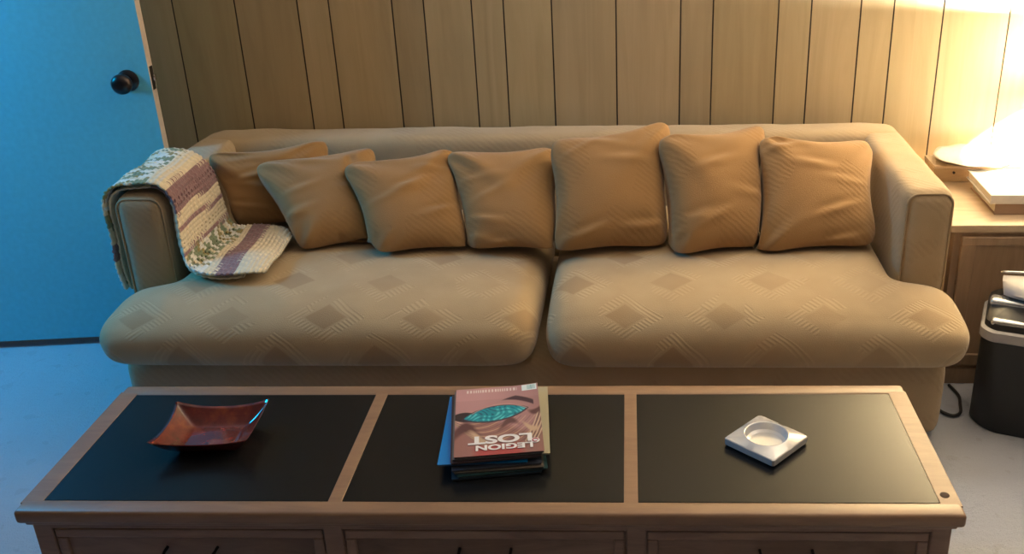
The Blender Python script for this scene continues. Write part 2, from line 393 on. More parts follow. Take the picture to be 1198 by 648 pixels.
PILLOWS = []
def pillow(corners, sim, thick, label, flipx=False, flipy=False, bend=0.0, slump=.012, puff=.995):
    P = SIMS[sim].copy(); N = P.shape[1] - 1
    if flipx: P = P[:, ::-1].copy(); P[..., 0] *= -1
    if flipy: P = P[:, :, ::-1].copy(); P[..., 1] *= -1
    if flipx != flipy: P = P[::-1].copy(); P[..., 2] *= -1; P = P[::-1].copy(); P[..., 2] *= -1
    c = np.mean([abs(P[0, 0, 0, :2]).mean(), abs(P[0, N, N, :2]).mean(), abs(P[0, N, 0, :2]).mean(), abs(P[0, 0, N, :2]).mean()])
    u = (P[..., 0] / c + 1) / 2; v = (P[..., 1] / c + 1) / 2
    # a stuffed cushion: the seams run nearly straight between blunt corners
    mid = (abs(P[0, 0, N // 2, 0]) + abs(P[0, N // 2, 0, 1])) / 2 / c; k = puff / mid - 1
    a_, b_ = 2 * u - 1, 2 * v - 1
    a2 = a_ * (1 + k * np.clip(1 - np.abs(b_) ** 3, 0, 1)); b2 = b_ * (1 + k * np.clip(1 - np.abs(a_) ** 3, 0, 1))
    blunt = 1 + np.where(b_ > 0, .045, .01) * np.clip((np.abs(a2) + np.abs(b2) - 1.5) / .5, 0, 1) ** 1.5
    a2 *= blunt; b2 *= blunt
    u, v = (a2 + 1) / 2, (b2 + 1) / 2
    w = P[..., 2]; sg = np.where(np.arange(2)[:, None, None] == 0, 1.0, -1.0); w = w / abs(w).max()
    w = np.sign(w) * np.abs(w) ** .72 * thick
    # gathers: folds that radiate from each corner and short puckers along the seams
    pr = np.random.default_rng(int(abs(corners[0][0]) * 1000)); fold = np.zeros_like(w)
    inner = np.clip((1 - np.maximum(np.abs(a_), np.abs(b_))) * 9, 0, 1)
    for (ca, cb) in ((-1, -1), (1, -1), (-1, 1), (1, 1)):
        da, db = a_ - ca, b_ - cb; rr = np.hypot(da, db); an = np.arctan2(-db * cb, -da * ca)
        for q_ in range(3):
            t0 = .25 + .53 * q_ + pr.uniform(-.15, .15); reach = pr.uniform(.35, .95) * (1.25 if cb > 0 else .8); am = pr.uniform(.5, 1.3)
            d = (an - t0) / .13; fold += am * (np.exp(-d * d) - .7 * np.exp(-(d - 1.5) ** 2)) * np.exp(-(rr / reach) ** 2) * np.clip(rr * 4, 0, 1)
    for q_ in range(5):
        y0, x0, sl = pr.uniform(-.8, .8), pr.uniform(-.8, .5), pr.uniform(-.3, .5)
        d = (b_ - y0 - sl * (a_ - x0)) / .05; fold += pr.uniform(.3, .8) * (np.exp(-d * d) - .6 * np.exp(-(d - 1.6) ** 2)) * np.exp(-((a_ - x0) / .28) ** 2)
    w = w + sg * fold * .0125 * inner
    TL, TR, BR, BL = [np.array(k, float) for k in corners]
    u_, v_ = u[..., None], v[..., None]
    pos = (1 - v_) * ((1 - u_) * BL + u_ * BR) + v_ * ((1 - u_) * TL + u_ * TR)
    ex = (TR + BR - TL - BL) / 2; ey = (TL + TR - BL - BR) / 2; nrm = np.cross(ex, ey); nrm /= np.linalg.norm(nrm)
    # fuller towards the bottom
    full = (1.12 - .22 * v_)
    pos = pos + nrm * (w[..., None] * full)
    pos[..., 1] += bend * (2 * u - 1) ** 2
    # settle on the seat, lean on the backrest
    zf = .4535; z = pos[..., 2]; pos[..., 2] = np.where(z < zf + slump, zf + slump * np.exp((z - zf - slump) / (slump * 2.2)), z)
    y = pos[..., 1]; pos[..., 1] = np.where(y > 2.935, 2.935 + .012 * (1 - np.exp(-(y - 2.935) / .012)), y)
    idx = {}; vs = []; fs = []
    def vid(s, i, j):
        if i in (0, N) or j in (0, N): s = 0
        k = (s, i, j)
        if k not in idx: idx[k] = len(vs); vs.append(pos[s, i, j])
        return idx[k]
    for s in (0, 1):
        for i in range(N):
            for j in range(N):
                q = (vid(s, i, j), vid(s, i + 1, j), vid(s, i + 1, j + 1), vid(s, i, j + 1))
                fs.append(q if s == 0 else q[::-1])
    vs = np.array(vs); ctr = np.array([vs[:, 0].mean(), vs[:, 1].mean(), vs[:, 2].min()])
    o = mobj('throw_pillow', vs - ctr, fs, M['pillow']); o.location = ctr
    sb = o.modifiers.new('s', 'SUBSURF'); sb.levels = 1; sb.render_levels = 1
    PILLOWS.append(o)
    return tag(o, label, 'pillow', 'throw pillows along the back of the sofa')
pillow([(-1.262, 2.752, 0.658), (-0.958, 2.862, 0.664), (-0.925, 2.775, 0.453), (-1.200, 2.720, 0.453)], 0, .060,
       'brown throw pillow farthest left, in the corner behind the crocheted blanket', flipx=True)
pillow([(-1.103, 2.705, 0.634), (-0.800, 2.810, 0.650), (-0.738, 2.610, 0.446), (-0.948, 2.530, 0.446)], 1, .074,
       'brown throw pillow second from left, tilted, its lower left corner touching the folded blanket')
pillow([(-0.835, 2.675, 0.639), (-0.550, 2.790, 0.644), (-0.480, 2.555, 0.446), (-0.732, 2.505, 0.446)], 0, .074,
       'brown throw pillow third from left, slumped against the tilted one on its left')
pillow([(-0.548, 2.740, 0.652), (-0.250, 2.810, 0.639), (-0.232, 2.535, 0.446), (-0.470, 2.535, 0.446)], 1, .076,
       'brown throw pillow in the middle, above the gap between the seat cushions', flipx=True)
pillow([(-0.240, 2.720, 0.692), (0.078, 2.790, 0.720), (0.068, 2.560, 0.446), (-0.228, 2.520, 0.446)], 0, .086,
       'largest throw pillow, third from right, its pointed corner above the sofa back', flipy=True)
pillow([(0.064, 2.690, 0.706), (0.350, 2.800, 0.706), (0.330, 2.555, 0.446), (0.098, 2.495, 0.446)], 1, .088,
       'narrow plump throw pillow second from right, between two larger ones', flipy=True)
pillow([(0.345, 2.710, 0.696), (0.655, 2.800, 0.658), (0.634, 2.555, 0.446), (0.326, 2.510, 0.446)], 0, .080,
       'rightmost throw pillow, brightly lit, leaning beside the right arm', flipx=True, flipy=True)

# ------------------------------------------------------------------ crocheted blanket over the left arm
NEAR = [(-1.432, 2.455, .365), (-1.436, 2.450, .46), (-1.434, 2.445, .56), (-1.428, 2.442, .635), (-1.395, 2.440, .672), (-1.340, 2.438, .680), (-1.280, 2.436, .672), (-1.250, 2.434, .625),
        (-1.246, 2.425, .560), (-1.238, 2.405, .500), (-1.205, 2.365, .466), (-1.140, 2.335, .462), (-1.070, 2.325, .464), (-1.010, 2.330, .466), (-.985, 2.345, .462)]
FAR = [(-1.432, 2.700, .365), (-1.436, 2.700, .46), (-1.434, 2.700, .56), (-1.428, 2.700, .640), (-1.395, 2.700, .680), (-1.340, 2.695, .690), (-1.280, 2.690, .682), (-1.243, 2.690, .640),
       (-1.236, 2.690, .580), (-1.226, 2.690, .520), (-1.190, 2.655, .480), (-1.140, 2.635, .474), (-1.080, 2.628, .480), (-1.015, 2.600, .486), (-.978, 2.550, .478)]
def ribbon(near, far, ns, nv, thick, colfn, holes, amp, scallop, lift=0.0):
    A, B = catmull(near, ns), catmull(far, ns)
    seg = np.linalg.norm(np.diff((A + B) / 2, axis=0), axis=1); S = np.concatenate([[0], np.cumsum(seg)])
    v = np.linspace(0, 1, nv)
    G = A[:, None] * (1 - v)[None, :, None] + B[:, None] * v[None, :, None]
    W = np.linalg.norm(B - A, axis=1).mean()
    # scalloped long edges, gentle waviness
    ds = np.gradient(G, axis=0); dv = np.gradient(G, axis=1)
    n = np.cross(dv, ds); n /= np.linalg.norm(n, axis=-1, keepdims=True) + 1e-9
    if n[len(n) // 3, nv // 2, 2] < 0: n = -n
    Sg = np.repeat(S[:, None], nv, 1); Vg = np.repeat(v[None] * W, ns, 0)
    row = np.floor(Sg / .0125); st = (Vg / .0105 + .5 * (row % 2))
    lump = np.abs(np.sin(PI * Sg / .0125)) ** .6 * (.55 + .45 * np.abs(np.sin(PI * st)) ** .6)
    jit = np.sin(row * 12.9 + np.floor(st) * 78.2) * .5 + .5
    relief = amp * (lump * (.75 + .5 * jit))
    wav = .003 * np.sin(Sg * 31 + Vg * 9) + .003 * np.sin(Vg * 38 + Sg * 13)
    edge = np.minimum(v, 1 - v) * W
    G = G + n * (relief + wav + lift)[..., None]
    G[..., 1] += scallop * np.where(v < .5, -1, 1)[None] * np.exp(-edge / .01)[None] * np.abs(np.sin(PI * S / .022))[:, None]
    G2 = G - n * (thick + relief * 1.0)[..., None]
    vs = np.vstack([G.reshape(-1, 3), G2.reshape(-1, 3)]); off = ns * nv
    c = colfn(Sg, Vg, row, st, jit, S[-1], W).reshape(-1, 3); cols = np.vstack([c, c])
    H = holes(Sg, Vg, row, st, S[-1]) if holes else np.zeros((ns, nv), bool)
    keep = ~(H[:-1, :-1])
    fs = []
    for i in range(ns - 1):
        for j in range(nv - 1):
            if not keep[i, j]: continue
            a, b, c_, d = i * nv + j, i * nv + j + 1, (i + 1) * nv + j + 1, (i + 1) * nv + j
            fs.append((a, b, c_, d)); fs.append((a + off, d + off, c_ + off, b + off))
            if i == 0 or not keep[i - 1, j]: fs.append((a, a + off, b + off, b))
            if i == ns - 2 or not keep[i + 1, j]: fs.append((d, c_, c_ + off, d + off))
            if j == 0 or not keep[i, j - 1]: fs.append((a, d, d + off, a + off))
            if j == nv - 2 or not keep[i, j + 1]: fs.append((b, b + off, c_ + off, c_))
    return vs, fs, cols
CREAM, MAUVE, GREEN, OLIVE, WHITE = np.array([.78, .68, .50]), np.array([.27, .155, .165]), np.array([.22, .27, .16]), np.array([.33, .27, .10]), np.array([.80, .78, .72])
BANDS = [(0, 'v'), (.05, 'c'), (.09, 'm'), (.14, 'c'), (.18, 'v'), (.255, 'c'), (.27, 'v'), (.415, 'c'), (.465, 'm'), (.535, 'c'), (.570, 't'), (.583, 'h'), (.640, 't'), (.653, 'v'), (.745, 'c'), (.775, 'm'), (.830, 'c')]
def bandcol(Sg, Vg, row, st, jit, L, W):
    out = np.zeros(Sg.shape + (3,)); s = (row + .5) * .0125 + .006 * np.sin(Vg * 20)
    zig = np.abs((st % 1) - .5) * .012; s = s + zig
    kinds = np.full(Sg.shape, 'c')
    for b, k in BANDS: kinds = np.where(s >= b, k, kinds)
    out[:] = CREAM
    for k, c in (('m', MAUVE), ('t', MAUVE * 1.15), ('h', CREAM)): out[kinds == k] = c
    vmask = kinds == 'v'; r = (np.sin(np.floor(st) * 7.7 + np.floor((row + np.floor(st) * 1.7) / 2.5) * 3.3) * 43.7) % 1
    vc = np.where((r < .34)[..., None], WHITE, np.where((r < .66)[..., None], GREEN, np.where((r < .82)[..., None], OLIVE, CREAM)))
    out[vmask] = vc[vmask]
    return out * (.92 + .16 * jit[..., None])
def bandholes(Sg, Vg, row, st, L):
    s = (row + .5) * .0125
    r1 = ((np.abs(s - .500) < .008) | (np.abs(s - .612) < .007) | (np.abs(s - .352) < .007) | (np.abs(s - .700) < .007) | (np.abs(s - .115) < .007) | (np.abs(s - .24) < .007))
    return r1 & ((st % 2) > .55) & ((st % 2) < 1.1) & (np.abs((Sg / .0125) % 1 - .5) < .30)
bl = empty('crocheted_blanket', (-1.3, 2.55, 0)); BO = np.array([-1.3, 2.55, 0])
tag(bl, 'striped cream, mauve and green crocheted blanket draped over the left sofa arm', 'blanket')
vs, fs, cs = ribbon(NEAR, FAR, 420, 130, .003, bandcol, bandholes, .0045, .004, .008)
mobj('upper_layer', vs - BO, fs, M['yarn'], bl, col=cs)
def creamcol(Sg, Vg, row, st, jit, L, W):
    o = np.zeros(Sg.shape + (3,)); o[:] = CREAM * .95; k = ((Sg > .42) & (Sg < .49)); o[k] = MAUVE
    return o * (.9 + .2 * jit[..., None])
N2 = [(a, b + .012, c - .004) for a, b, c in NEAR[:13]] + [(-1.045, 2.345, .458)]
F2 = [(a, b + (.018 if i < 10 else .010), c - .004) for i, (a, b, c) in enumerate(FAR[:12])] + [(-1.085, 2.668, .460), (-1.065, 2.66, .458)]
vs, fs, cs = ribbon(N2, F2, 260, 90, .003, creamcol, None, .003, .004, -.003)
mobj('under_layer', vs - BO, fs, M['yarn'], bl, col=cs)

# the pillows press against each other, the blanket and the arms instead of passing through
from mathutils.bvhtree import BVHTree
def relax():
    W = [np.array([tuple(v.co) for v in o.data.vertices]) + np.array(o.location) for o in PILLOWS]
    W0 = [w.copy() for w in W]; FF = [[tuple(p.vertices) for p in o.data.polygons] for o in PILLOWS]
    A, B = catmull(NEAR, 90), catmull(FAR, 90); t = np.linspace(-.04, 1.03, 20)
    G = A[:, None] + (B - A)[:, None] * t[None, :, None]; n = np.cross(np.gradient(G, axis=1), np.gradient(G, axis=0)); n /= np.linalg.norm(n, axis=-1, keepdims=True) + 1e-9
    if n[80, 10, 2] < 0: n = -n
    G = G + n * .020; gv = [tuple(p) for p in G.reshape(-1, 3)]; gf = []
    for i in range(89):
        for j in range(19):
            q = (i * 20 + j, i * 20 + j + 1, (i + 1) * 20 + j + 1, (i + 1) * 20 + j); gf.append(q)
    bt = BVHTree.FromPolygons(gv, gf); sgn = 1 if (bt.find_nearest(Vector((-1.08, 2.45, .6)))[1]).z > 0 else -1
    EE = []; DG = []
    for o, w in zip(PILLOWS, W):
        e = np.zeros(len(o.data.edges) * 2, int); o.data.edges.foreach_get('vertices', e); e = e.reshape(-1, 2); EE.append(e); DG.append(np.bincount(e.ravel(), minlength=len(w))[:, None])
    def trees(): return [BVHTree.FromPolygons([tuple(p) for p in w], f) for w, f in zip(W, FF)]
    for it in range(20):
        T = trees()
        for i in range(len(W)):
            D = np.zeros_like(W[i])
            for j in (i - 1, i + 1):
                if not 0 <= j < len(W): continue
                lo, hi = W[j].min(0) - .004, W[j].max(0) + .004
                for k in np.where(((W[i] > lo) & (W[i] < hi)).all(1))[0]:
                    p, nn, _, d = T[j].find_nearest(Vector(W[i][k]))
                    s_ = (Vector(W[i][k]) - p).dot(nn)
                    if s_ < .004 and it >= 4:
                        h = np.array((nn[0], nn[1], 0.0)); hn = np.linalg.norm(h)
                        if hn < .3: h = np.array((1.0 if i > j else -1.0, 0, 0)); hn = 1.0
                        D[k] += h / hn * (.004 - max(s_, -.03)) * .8 / max(hn, .5)
                    elif s_ < .0025 and it < 4:
                        D[k] += np.array(nn) * (.0025 - max(s_, -.08)) * (.55 if it < 4 else .8)
            if it < 9:
                for _ in range(3 if it < 4 else 2):
                    S = np.zeros_like(D); np.add.at(S, EE[i][:, 0], D[EE[i][:, 1]]); np.add.at(S, EE[i][:, 1], D[EE[i][:, 0]])
                    D = .45 * D + .55 * S / DG[i]
                D *= 1.35 if it < 4 else 1.2
            W[i] = W[i] + D
        for i in (0, 1):
            for k in range(len(W[i])):
                p, nn, _, d = bt.find_nearest(Vector(W[i][k]))
                if p is None or d > .09: continue
                s_ = (Vector(W[i][k]) - p).dot(nn) * sgn
                if abs(s_) < .75 * d: continue
                if s_ < .001: W[i][k] += np.array(nn) * sgn * (.001 - s_)
        for w in W:
            w[:, 0] = np.clip(w[:, 0], -1.2655, .678); w[:, 2] = np.maximum(w[:, 2], .4535)
    for o, w in zip(PILLOWS, W):
        o.data.vertices.foreach_set('co', (w - np.array(o.location)).ravel()); o.data.update()
relax()

# ------------------------------------------------------------------ coffee table
TR_ = .0100
tb = empty('coffee_table', (-.289, 1.662, 0), TR_)
tag(tb, 'long low wooden coffee table with three dark inset top panels and drawers', 'table')
W2, L2, ZT = .862, .229, .390
def top_frame():
    bm = bmesh.new()
    z0, z1 = ZT - .028, ZT
    px = [(-W2 + .040, -.286), (-.260, .258), (.284, W2 - .038)]
    # outer rounded slab ring and dividing rails with square inner edges
    ys0, ys1 = -L2 + .040, L2 - .041
    add_box(bm, -W2, W2, -L2, ys0, z0, z1, bev=.007)
    add_box(bm, -W2, W2, ys1, L2, z0, z1, bev=.007)
    xs = [(-W2, px[0][0]), (px[0][1], px[1][0]), (px[1][1], px[2][0]), (px[2][1], W2)]
    for i, (a, b) in enumerate(xs):
        add_box(bm, a, b, ys0 - .012, ys1 + .012, z0 + .001, z1 - .0002, bev=.0006, seg=1)
    o = from_bm('top_frame', bm, M['oak'], tb, smooth=True, angle=math.radians(35))
    for a, b in px: boxobj('top_panel', (a - .001, b + .001, ys0 - .001, ys1 + .001, ZT - .018, ZT - .0012), M['slate'], tb, bev=0)
top_frame()
# the long edges carry a thin dark joint line under the top veneer
boxobj('edge_molding', (-W2 + .010, W2 - .010, -L2 + .010, L2 - .010, ZT - .038, ZT - .026), M['oakdark'], tb, bev=.004)
bm = bmesh.new(); yb = -L2 + .020
add_box(bm, -W2 + .018, W2 - .018, yb + .008, L2 - .02, .07, ZT - .036)
for a, b in ((-W2 + .016, -W2 + .052), (-.298, -.262), (.262, .298), (W2 - .052, W2 - .016)): add_box(bm, a, b, yb, yb + .03, .07, ZT - .037, bev=.002, seg=1)
add_box(bm, -W2 + .016, W2 - .016, yb + .001, yb + .03, .055, .095, bev=.003, seg=2)
add_box(bm, -W2 + .0165, W2 - .0165, yb + .0005, yb + .03, ZT - .052, ZT - .0365, bev=.001, seg=1)
from_bm('cabinet_body', bm, M['oakdark'], tb)
for xc, hw in ((-.5545, .255), (0, .260), (.5545, .255)):
    bm = bmesh.new(); y0 = yb + .002
    x0, x1, z0, z1 = xc - hw + .001, xc + hw - .001, .098, ZT - .0545
    r = .020
    for bx in ((x0, x1, z1 - r, z1), (x0, x1, z0, z0 + r), (x0, x0 + r, z0 + r, z1 - r), (x1 - r, x1, z0 + r, z1 - r)):
        add_box(bm, bx[0], bx[1], y0, y0 + .015, bx[2], bx[3], bev=.003, seg=2)
    add_box(bm, x0 + r - .002, x1 - r + .002, y0 + .006, y0 + .015, z0 + r - .002, z1 - r + .002)
    dr = from_bm('drawer', bm, M['oakdark'], tb)
    hz = .290
    pts = [(xc - .048, y0 + .006, hz), (xc - .047, y0 - .014, hz), (xc - .040, y0 - .020, hz - .002), (xc, y0 - .021, hz - .008), (xc + .040, y0 - .020, hz - .002), (xc + .047, y0 - .014, hz), (xc + .048, y0 + .006, hz)]
    P = catmull(pts, 30); h = tubeobj('handle', [tuple(k) for k in P], .0032, M['bronze'], dr, 8)
for sx in (-1, 1):
    for sy in (-1, 1):
        x, y = sx * (W2 - .05), sy * (L2 - .06)
        boxobj('foot', (x - .025, x + .025, y - .022, y + .022, 0, .072), M['oakdark'], tb, bev=.004)
lathe('wood_plug', [(.001, 0), (.0085, 0), (.0085, .0009), (.007, .0014), (.001, .0014)], plain('plug_dark', (.035, .018, .012), .85), tb, n=24, origin=(.839, -.168, ZT - .0005))

# ------------------------------------------------------------------ red glass dish
def dish():
    N = 40; t_ = .006
    g1 = np.linspace(-1, 1, N); U, Vv = np.meshgrid(g1, g1, indexing='ij')
    r = np.maximum(abs(U), abs(Vv))
    # square plan, sides bowed; the rim dips midway and rises at the corners
    hx, hy = .098, .078
    X = U * hx * (1 - .05 * (1 - Vv ** 2) * abs(U)); Y_ = Vv * hy * (1 - .07 * (1 - U ** 2) * abs(Vv))
    k = np.clip((r - .55) / .45, 0, 1)
    Z = .004 + .030 * k ** 1.25 + .012 * k * (np.minimum(abs(U), abs(Vv)) ** 2.2)
    Z += .0007 * np.sin(U * 60) * np.sin(Vv * 50) * (1 - k)
    top = np.stack([X, Y_, Z], -1).reshape(-1, 3); bot = top.copy(); bot[:, 2] -= .0045; bot[:, 2] = np.maximum(bot[:, 2], 0)
    sh = 1 - .035 * k.reshape(-1); bot[:, 0] *= sh; bot[:, 1] *= sh
    vs = np.vstack([top, bot]); o = N * N; fs = []
    for i in range(N - 1):
        for j in range(N - 1):
            a, b, c, d = i * N + j, (i + 1) * N + j, (i + 1) * N + j + 1, i * N + j + 1
            fs += [(a, b, c, d), (a + o, d + o, c + o, b + o)]
    for i in range(N - 1):
        a, b = i * N, (i + 1) * N; fs.append((a, a + o, b + o, b))
        a, b = i * N + N - 1, (i + 1) * N + N - 1; fs.append((a, b, b + o, a + o))
        a, b = i, i + 1; fs.append((a, b, b + o, a + o))
        a, b = (N - 1) * N + i, (N - 1) * N + i + 1; fs.append((a, a + o, b + o, b))
    t = NT('amber_red_glaze'); nz = t.noise(t.co(), 22, 3, .6); c = t.ramp(nz, [(.35, (.085, .010, .012)), (.55, (.14, .018, .016)), (.75, (.26, .05, .018))])
    m = t.set(Base_Color=c, Roughness=.12, Coat_Weight=.8, Coat_Roughness=.05, Normal=t.bump(t.noise(t.co(), 160, 2), .25, .001))
    ob = mobj('dish', vs, fs, m); ob.location = (-.868, 1.668, ZT + .0002); ob.rotation_euler = (0, 0, math.radians(3))
    tag(ob, 'dark red glazed square dish with upturned corners on the left table panel', 'dish')
dish()

# ------------------------------------------------------------------ ashtray
def ashtray():
    n = 96; vs, fs = [], []
    def sq(a, h, cut, z):
        c, s = math.cos(a), math.sin(a); k = h / max(abs(c), abs(s)); x, y = c * k, s * k
        over = abs(x) + abs(y) - (2 * h - cut)
        if over > 0: f = (2 * h - cut) / (abs(x) + abs(y)); x *= f; y *= f
        return (x, y, z)
    rings = [lambda a: sq(a, .056, .004, 0), lambda a: sq(a, .0590, .004, .003), lambda a: sq(a, .0590, .004, .0150), lambda a: sq(a, .0575, .005, .0168)]
    R = .0435
    for (r_, z) in ((R + .002, .0235), (R, .0245), (R - .0018, .0235), (R - .003, .018), (R - .006, .010), (R - .012, .0065), (.018, .0055), (.001, .0055)):
        rings.append(lambda a, r_=r_, z=z: (r_ * math.cos(a), r_ * math.sin(a), z))
    for f in rings:
        for k in range(n): vs.append(f(2 * PI * (k + .5) / n))
    for i in range(len(rings) - 1):
        for k in range(n): fs.append((i * n + k, i * n + (k + 1) % n, (i + 1) * n + (k + 1) % n, (i + 1) * n + k))
    fs.append(tuple(range(n))[::-1]); fs.append(tuple((len(rings) - 1) * n + k for k in range(n)))
    o = mobj('ashtray', vs, fs, M['chrome']); o.data.set_sharp_from_angle(angle=math.radians(22))
    o.location = (.249, 1.664, ZT + .0002); o.rotation_euler = (0, 0, math.radians(48))
    tag(o, 'square silvery ashtray with round well, set cornerwise on the right table panel', 'ashtray')
ashtray()

# ------------------------------------------------------------------ comics
def cover_art(nx, ny):
    # generic close-up: pink field, turquoise almond, dark and tan strokes; u to the right, v up, as it lies on the table
    u, v = np.meshgrid(np.linspace(0, 1, nx), np.linspace(0, 1, ny), indexing='ij')
    C = np.zeros((nx, ny, 3)); C[:] = (.36, .20, .22)
    C = C * (1 + .18 * np.sin(u * 3 + 1)[..., None]) ; C[v > .80] *= 1.10
    def blend(m, c):
        m = np.clip(m, 0, 1)[..., None]; nonlocal C; C = C * (1 - m) + np.array(c) * m
    low = np.clip((.42 - v + .10 * np.sin(u * 5)) * 14, 0, 1); blend(low * .75, (.22, .10, .09))
    for k in range(16):       # curved strands
        a = .02 + k * .058; cx = .25 + a
        d = np.abs(v - (.10 + .45 * (u - .55 + k * .03) ** 2 * 3 + k * .028 - .12 * u))
        blend(np.clip(1 - d / .008, 0, 1) * (.8 if k % 2 else .65) * (v < .52), (.62, .45, .30) if k % 2 else (.05, .02, .03))
    for k in range(7):
        d = np.abs((u - .80 - .03 * k) - .5 * (v - .15 - .02 * k) ** 1 + .25 * (v - .2) ** 2)
        blend(np.clip(1 - d / .010, 0, 1) * (v < .58) * (v > .15), (.66, .55, .40) if k % 2 == 0 else (.06, .03, .03))
    for k in range(5):
        cx, cy, rr = (.10, .30, .62, .88, .95)[k], (.30, .24, .36, .42, .66)[k], (.10, .07, .06, .05, .05)[k]
        blend(np.clip(1 - np.hypot((u - cx) / (rr * 2.4), (v - cy - .1 * np.sin(u * 12)) / rr), 0, 1) * 2.0, (.10, .04, .05) if k % 2 == 0 else (.50, .36, .26))
    # dark corners of the lid
    e = (u - .20) * .966 + (v - .52) * .26; f = -(u - .20) * .20 + (v - .52)
    def alm(cx, cy, hw, hh, rot):
        c, s = math.cos(rot), math.sin(rot); x = ((u - cx) * c + (v - cy) * .0 + (v - cy) * s * 1.0) / hw; y = (-(u - cx) * s * 1.0 + (v - cy) * c) / hh
        return 1 - (y ** 2) / np.clip((1 - x ** 2), 1e-3, 1) ** 1.6 - (abs(x) > 1) * 9
    blend(alm(.12, .55, .17, .075, -.05) * 6, (.03, .02, .03))
    blend(alm(.47, .575, .40, .125, .14) * 6, (.03, .03, .06))
    m = alm(.47, .580, .37, .105, .14)
    blend(m * 8, (.0, .24, .33))
    cells = np.sin(u * 46 + 3 * np.sin(v * 30)) * np.sin(v * 52 + 4 * np.sin(u * 17))
    blend((m > .05) * np.clip(cells * 2.2 - .7, 0, 1), (.10, .55, .62)); blend((m > .05) * np.clip(-cells * 2 - .9, 0, 1), (0, .07, .16))
    # arched brow
    d = np.abs(v - (.80 - .9 * (u - .72) ** 2 - .25 * np.clip(u - .72, 0, 1)))
    blend(np.clip((.045 * np.clip((u - .52) / .2, 0, 1) - d) * 60, 0, 1) * (u > .5) * (u < .93), (.06, .03, .05))
    blend(np.clip(1 - np.abs(v - (.715 - 1.0 * (u - .55) ** 2)) / .012, 0, 1) * (u > .2) * (u < .85) * .7, (.55, .35, .33))
    # red lower band behind the lettering
    blend(np.clip((.17 - v) * 14, 0, 1) * np.clip((u - .18) * 9, 0, 1) * np.clip((.82 - u) * 9, 0, 1) * .8, (.38, .05, .06))
    # price box
    bx = (u > .80) & (u < .985) & (v > .90) & (v < .995); blend(bx * 1., (.66, .76, .82))
    br = (u > .86) & (u < .965) & (v > .915) & (v < .985) & (np.sin(u * 420) > .0); blend(br * 1., (.10, .35, .42))
    # the tiny row of credit lettering is unreadable: a row of pale strokes
    row = (v > .925) & (v < .972) & (u > .12) & (u < .74); s_ = np.sin(u * 190 + 2 * np.sin(u * 23)) > -.1
    blend(row * s_ * .85, (.72, .68, .70))
    return np.clip(C, 0, 1)

def comic(cx, cy, z, rz, th, label, cover=(.1, .1, .12), art=False, w=.171, l=.250, lift=0.0, group=None, edge=None):
    root = empty('comic_book', (cx, cy, z), rz); tag(root, label, 'comic book', group)
    nx, ny = (150, 220) if art else (12, 16)
    u, v = np.meshgrid(np.linspace(0, 1, nx), np.linspace(0, 1, ny), indexing='ij')
    def surf(zz): 
        return np.stack([(u - .5) * w, (v - .5) * l, zz + lift * (np.clip(u - .55, 0, 1) ** 2) * np.clip(v - .45, 0, 1) * 4 + .0008 * np.sin(v * 5 + rz * 30)], -1).reshape(-1, 3)
    def slab(z0, z1, sx, sy):
        a, b = surf(z1), surf(z0); a[:, 0] *= sx; b[:, 0] *= sx; a[:, 1] *= sy; b[:, 1] *= sy
        vs = np.vstack([a, b]); o = nx * ny; fs = []
        for i in range(nx - 1):
            for j in range(ny - 1):
                p, q, r, s = i * ny + j, (i + 1) * ny + j, (i + 1) * ny + j + 1, i * ny + j + 1
                fs += [(p, q, r, s), (p + o, s + o, r + o, q + o)]
        for i in range(nx - 1):
            p, q = i * ny, (i + 1) * ny; fs.append((p, p + o, q + o, q)); p, q = p + ny - 1, q + ny - 1; fs.append((p, q, q + o, p + o))
        for j in range(ny - 1):
            p, q = j, j + 1; fs.append((p, q, q + o, p + o)); p, q = (nx - 1) * ny + j, (nx - 1) * ny + j + 1; fs.append((p, p + o, q + o, q))
        return vs, fs
    vs, fs = slab(.0004, th - .0005, .985, .985)
    mobj('page_block', vs, fs, M['print'], root, smooth=False, col=np.tile(np.array(edge or (.42, .38, .33)), (len(vs), 1)))
    vs, fs = slab(th - .0005, th, 1, 1)
    c = cover_art(nx, ny).reshape(-1, 3) if art else np.tile(np.array(cover), (nx * ny, 1))
    mobj('cover', vs, fs, M['print'], root, smooth=False, col=np.vstack([c, c]))
    return root
RZ = math.radians(8.5); T0 = .0050
stack = [(-.004, -.006, .020, (.02, .05, .08)), (.006, -.004, .035, (.02, .06, .07)), (.004, -.002, -.010, (.12, .10, .09)), (-.004, .000, .02, (.05, .06, .09)), (-.020, .004, -.072, (.0, .22, .62)),
         (.018, .024, -.045, (.38, .36, .27)), (-.004, .002, .01, (.06, .04, .05)), (0, .006, .0, (.16, .15, .16))]
labels = {0: 'bottom comic book of the pile on the middle table panel', 4: 'comic book with bright blue cover sticking out at the left of the pile',
          5: 'comic book with pale grey cover sticking out at the right of the pile'}
zz = ZT + .0003; MC = (-.287, 1.674)
for i, (dx, dy, dr, colr) in enumerate(stack):
    comic(MC[0] + dx, MC[1] + dy, zz, RZ + dr, T0, labels.get(i, 'comic book buried inside the pile, only its dark edge showing'), colr,
          group=None if i in labels else 'comic books buried in the pile', edge=tuple(.3 * c + .05 for c in colr) if i != 5 else (.4, .38, .3)); zz += T0
topc = comic(MC[0] + .004, MC[1] + .006, zz, RZ, T0, 'topmost comic book, pink cover with turquoise eye shape and white lettering', art=True, lift=.010, edge=(.10, .09, .10)); 
